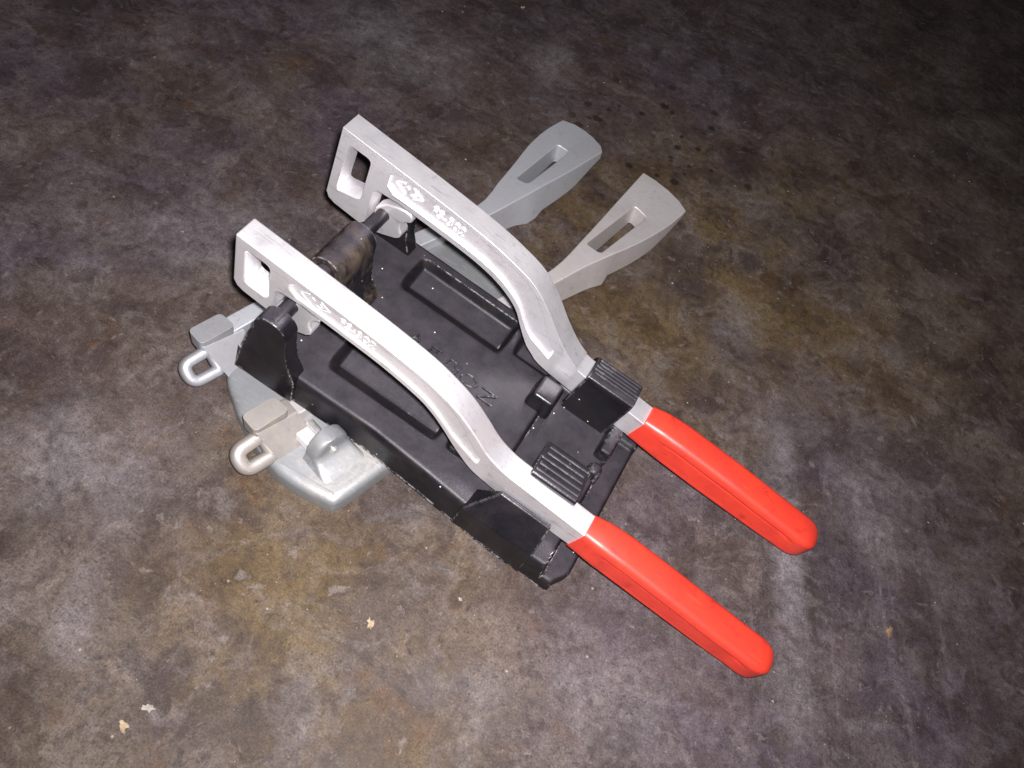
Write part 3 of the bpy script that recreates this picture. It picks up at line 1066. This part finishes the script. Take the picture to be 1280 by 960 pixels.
handle("handle",
       [(-4.6, -23.8), (-1, -23.9), (4, -23.75), (10, -23.2), (15.2, -22.55), (18, -23.3), (20.3, -24.0), (22.8, -24.85), (25.2, -25.35), (27.3, -25.45)],
       [(-4.6, -22.65), (-1, -22.75), (4, -22.5), (10, -22.0), (15.2, -21.35), (18, -21.2), (21, -21.1), (24, -21.05), (27.4, -21.15)],
       [(-4.6, 2.75), (-2, 2.65), (2, 2.2), (9, 2.0), (14, 2.2), (20, 2.5), (25, 2.55), (28.5, 2.5)],
       [(-4.6, 0.25), (9, 0.25), (14.5, 0.1), (19.4, 0.02), (20.5, 0.2), (22, 0.3), (24.5, 0.65), (27, 1.7), (28.5, 2.1)],
       [(24.95, -23.7), (25.1, -22.65), (19.75, -21.95), (19.4, -22.8)],
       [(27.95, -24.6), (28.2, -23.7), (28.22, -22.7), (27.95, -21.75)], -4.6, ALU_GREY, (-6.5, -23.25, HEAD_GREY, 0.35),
       "duller grey slotted handle with a rounded tip",
       [(14, 0.0), (17, 0.3), (18.6, 0.5), (19.2, 0.95), (19.7, 0.75), (20.6, 0.45), (24, 0.3), (27, 0.05)])
handle("handle",
       [(-5.4, -17.45), (-2, -17.5), (4, -16.8), (10, -15.85), (15.2, -15.2), (19.7, -15.9), (24.8, -17.0), (28.5, -17.75)],
       [(-5.4, -16.3), (-2, -16.3), (4, -15.6), (10, -14.8), (15.0, -14.2), (18, -13.9), (22.2, -13.2), (26, -12.95), (28.3, -13.1)],
       [(-5.4, 2.5), (-4.2, 2.05), (0, 1.95), (9, 1.95), (14, 2.3), (20, 2.5), (25, 2.45), (28.9, 2.65)],
       [(-5.4, 0.25), (9, 0.25), (14, 0.1), (19.4, 0.02), (20.5, 0.12), (24.5, 0.4), (27, 1.5), (28.9, 2.3)],
       [(25.4, -15.85), (25.3, -14.55), (19.4, -14.15), (19.2, -15.35)],
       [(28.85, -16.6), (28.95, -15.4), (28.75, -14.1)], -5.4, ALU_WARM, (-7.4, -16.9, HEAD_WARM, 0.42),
       "brighter slotted handle with a squarer flared tip",
       [(14, 0.3), (17, 0.45), (18.6, 0.5), (19.2, 0.75), (19.7, 0.45), (20.4, 0.12), (24, 0.1), (27, 0.0)])

# ================================================================== crumbs on the floor
def flake(name, x, y, size, mat, label, seed):
    rnd = random.Random(seed)
    n = 15
    V, F = [], []
    curl = rnd.uniform(0.15, 0.35)
    rot = rnd.uniform(0, 6.28)
    pts = []
    for k in range(n):
        a = 2 * math.pi * k / n
        rr = size * rnd.uniform(0.35, 1.0)
        pts.append((math.cos(a) * rr, math.sin(a) * rr * 0.62))
    for top in (0, 1):
        for (px, py) in pts:
            z = 0.015 + curl * (px / size) ** 2 * size * 0.9 + top * 0.08
            V.append((px * math.cos(rot) - py * math.sin(rot), px * math.sin(rot) + py * math.cos(rot), z))
    V.append((0, 0, 0.012))
    V.append((0, 0, 0.10 + 0.1 * size))
    for k in range(n):
        k2 = (k + 1) % n
        F += [(k, k2, 2 * n), (n + k, n + k2, 2 * n + 1), (k, k2, n + k2, n + k)]
    o = mesh_obj(name, V, F, mat)
    o.location = (x * CM, y * CM, 0)
    tag(o, label, "debris", "crumbs lying on the floor")
    return o

flake("debris_flake", -7.12, -6.81, 0.42, CHIP_PALE, "pale tan curled flake below the black tool's middle", 1)
flake("debris_flake", -13.98, -16.78, 0.40, CHIP_PALE, "tan crumb nearest the lower left corner", 2)
flake("debris_flake", -13.61, -15.65, 0.42, CHIP_WHITE, "whitish crumb just above the tan crumb at lower left", 3)
flake("debris_flake", 19.08, 9.29, 0.42, CHIP_BROWN, "small brown flake right of the red grips", 5)
flake("debris_flake", -27.69, 47.99, 0.30, CHIP_WHITE, "tiny white fleck at the top edge of the floor", 7)
flake("debris_flake", -3.78, -3.14, 0.2, CHIP_WHITE, "tiny pale crumb beside the black tool's low corner", 8)

# grit: fine crumbs swept about the floor
gv, gf = [], []
rg = random.Random(21)
for k in range(420):
    x, y = rg.uniform(-48, 30), rg.uniform(-20, 60)
    sz = 0.018 + 0.07 * rg.random() ** 4
    b = len(gv)
    for (dx, dy, dz) in ((-1, -0.7, 0), (1, -0.8, 0), (0.2, 1, 0), (0.05, 0, 1.1)):
        gv.append((x + sz * (dx + rg.uniform(-0.4, 0.4)), y + sz * (dy + rg.uniform(-0.4, 0.4)), 0.002 + sz * dz * rg.uniform(0.5, 1.0)))
    gf += [(b, b + 1, b + 2), (b, b + 1, b + 3), (b + 1, b + 2, b + 3), (b + 2, b, b + 3)]
grit = mesh_obj("grit", gv, gf, CHIP_WHITE, smooth=False)
tag(grit, "pale grit scattered thinly over the dark floor", "grit", kind="stuff")
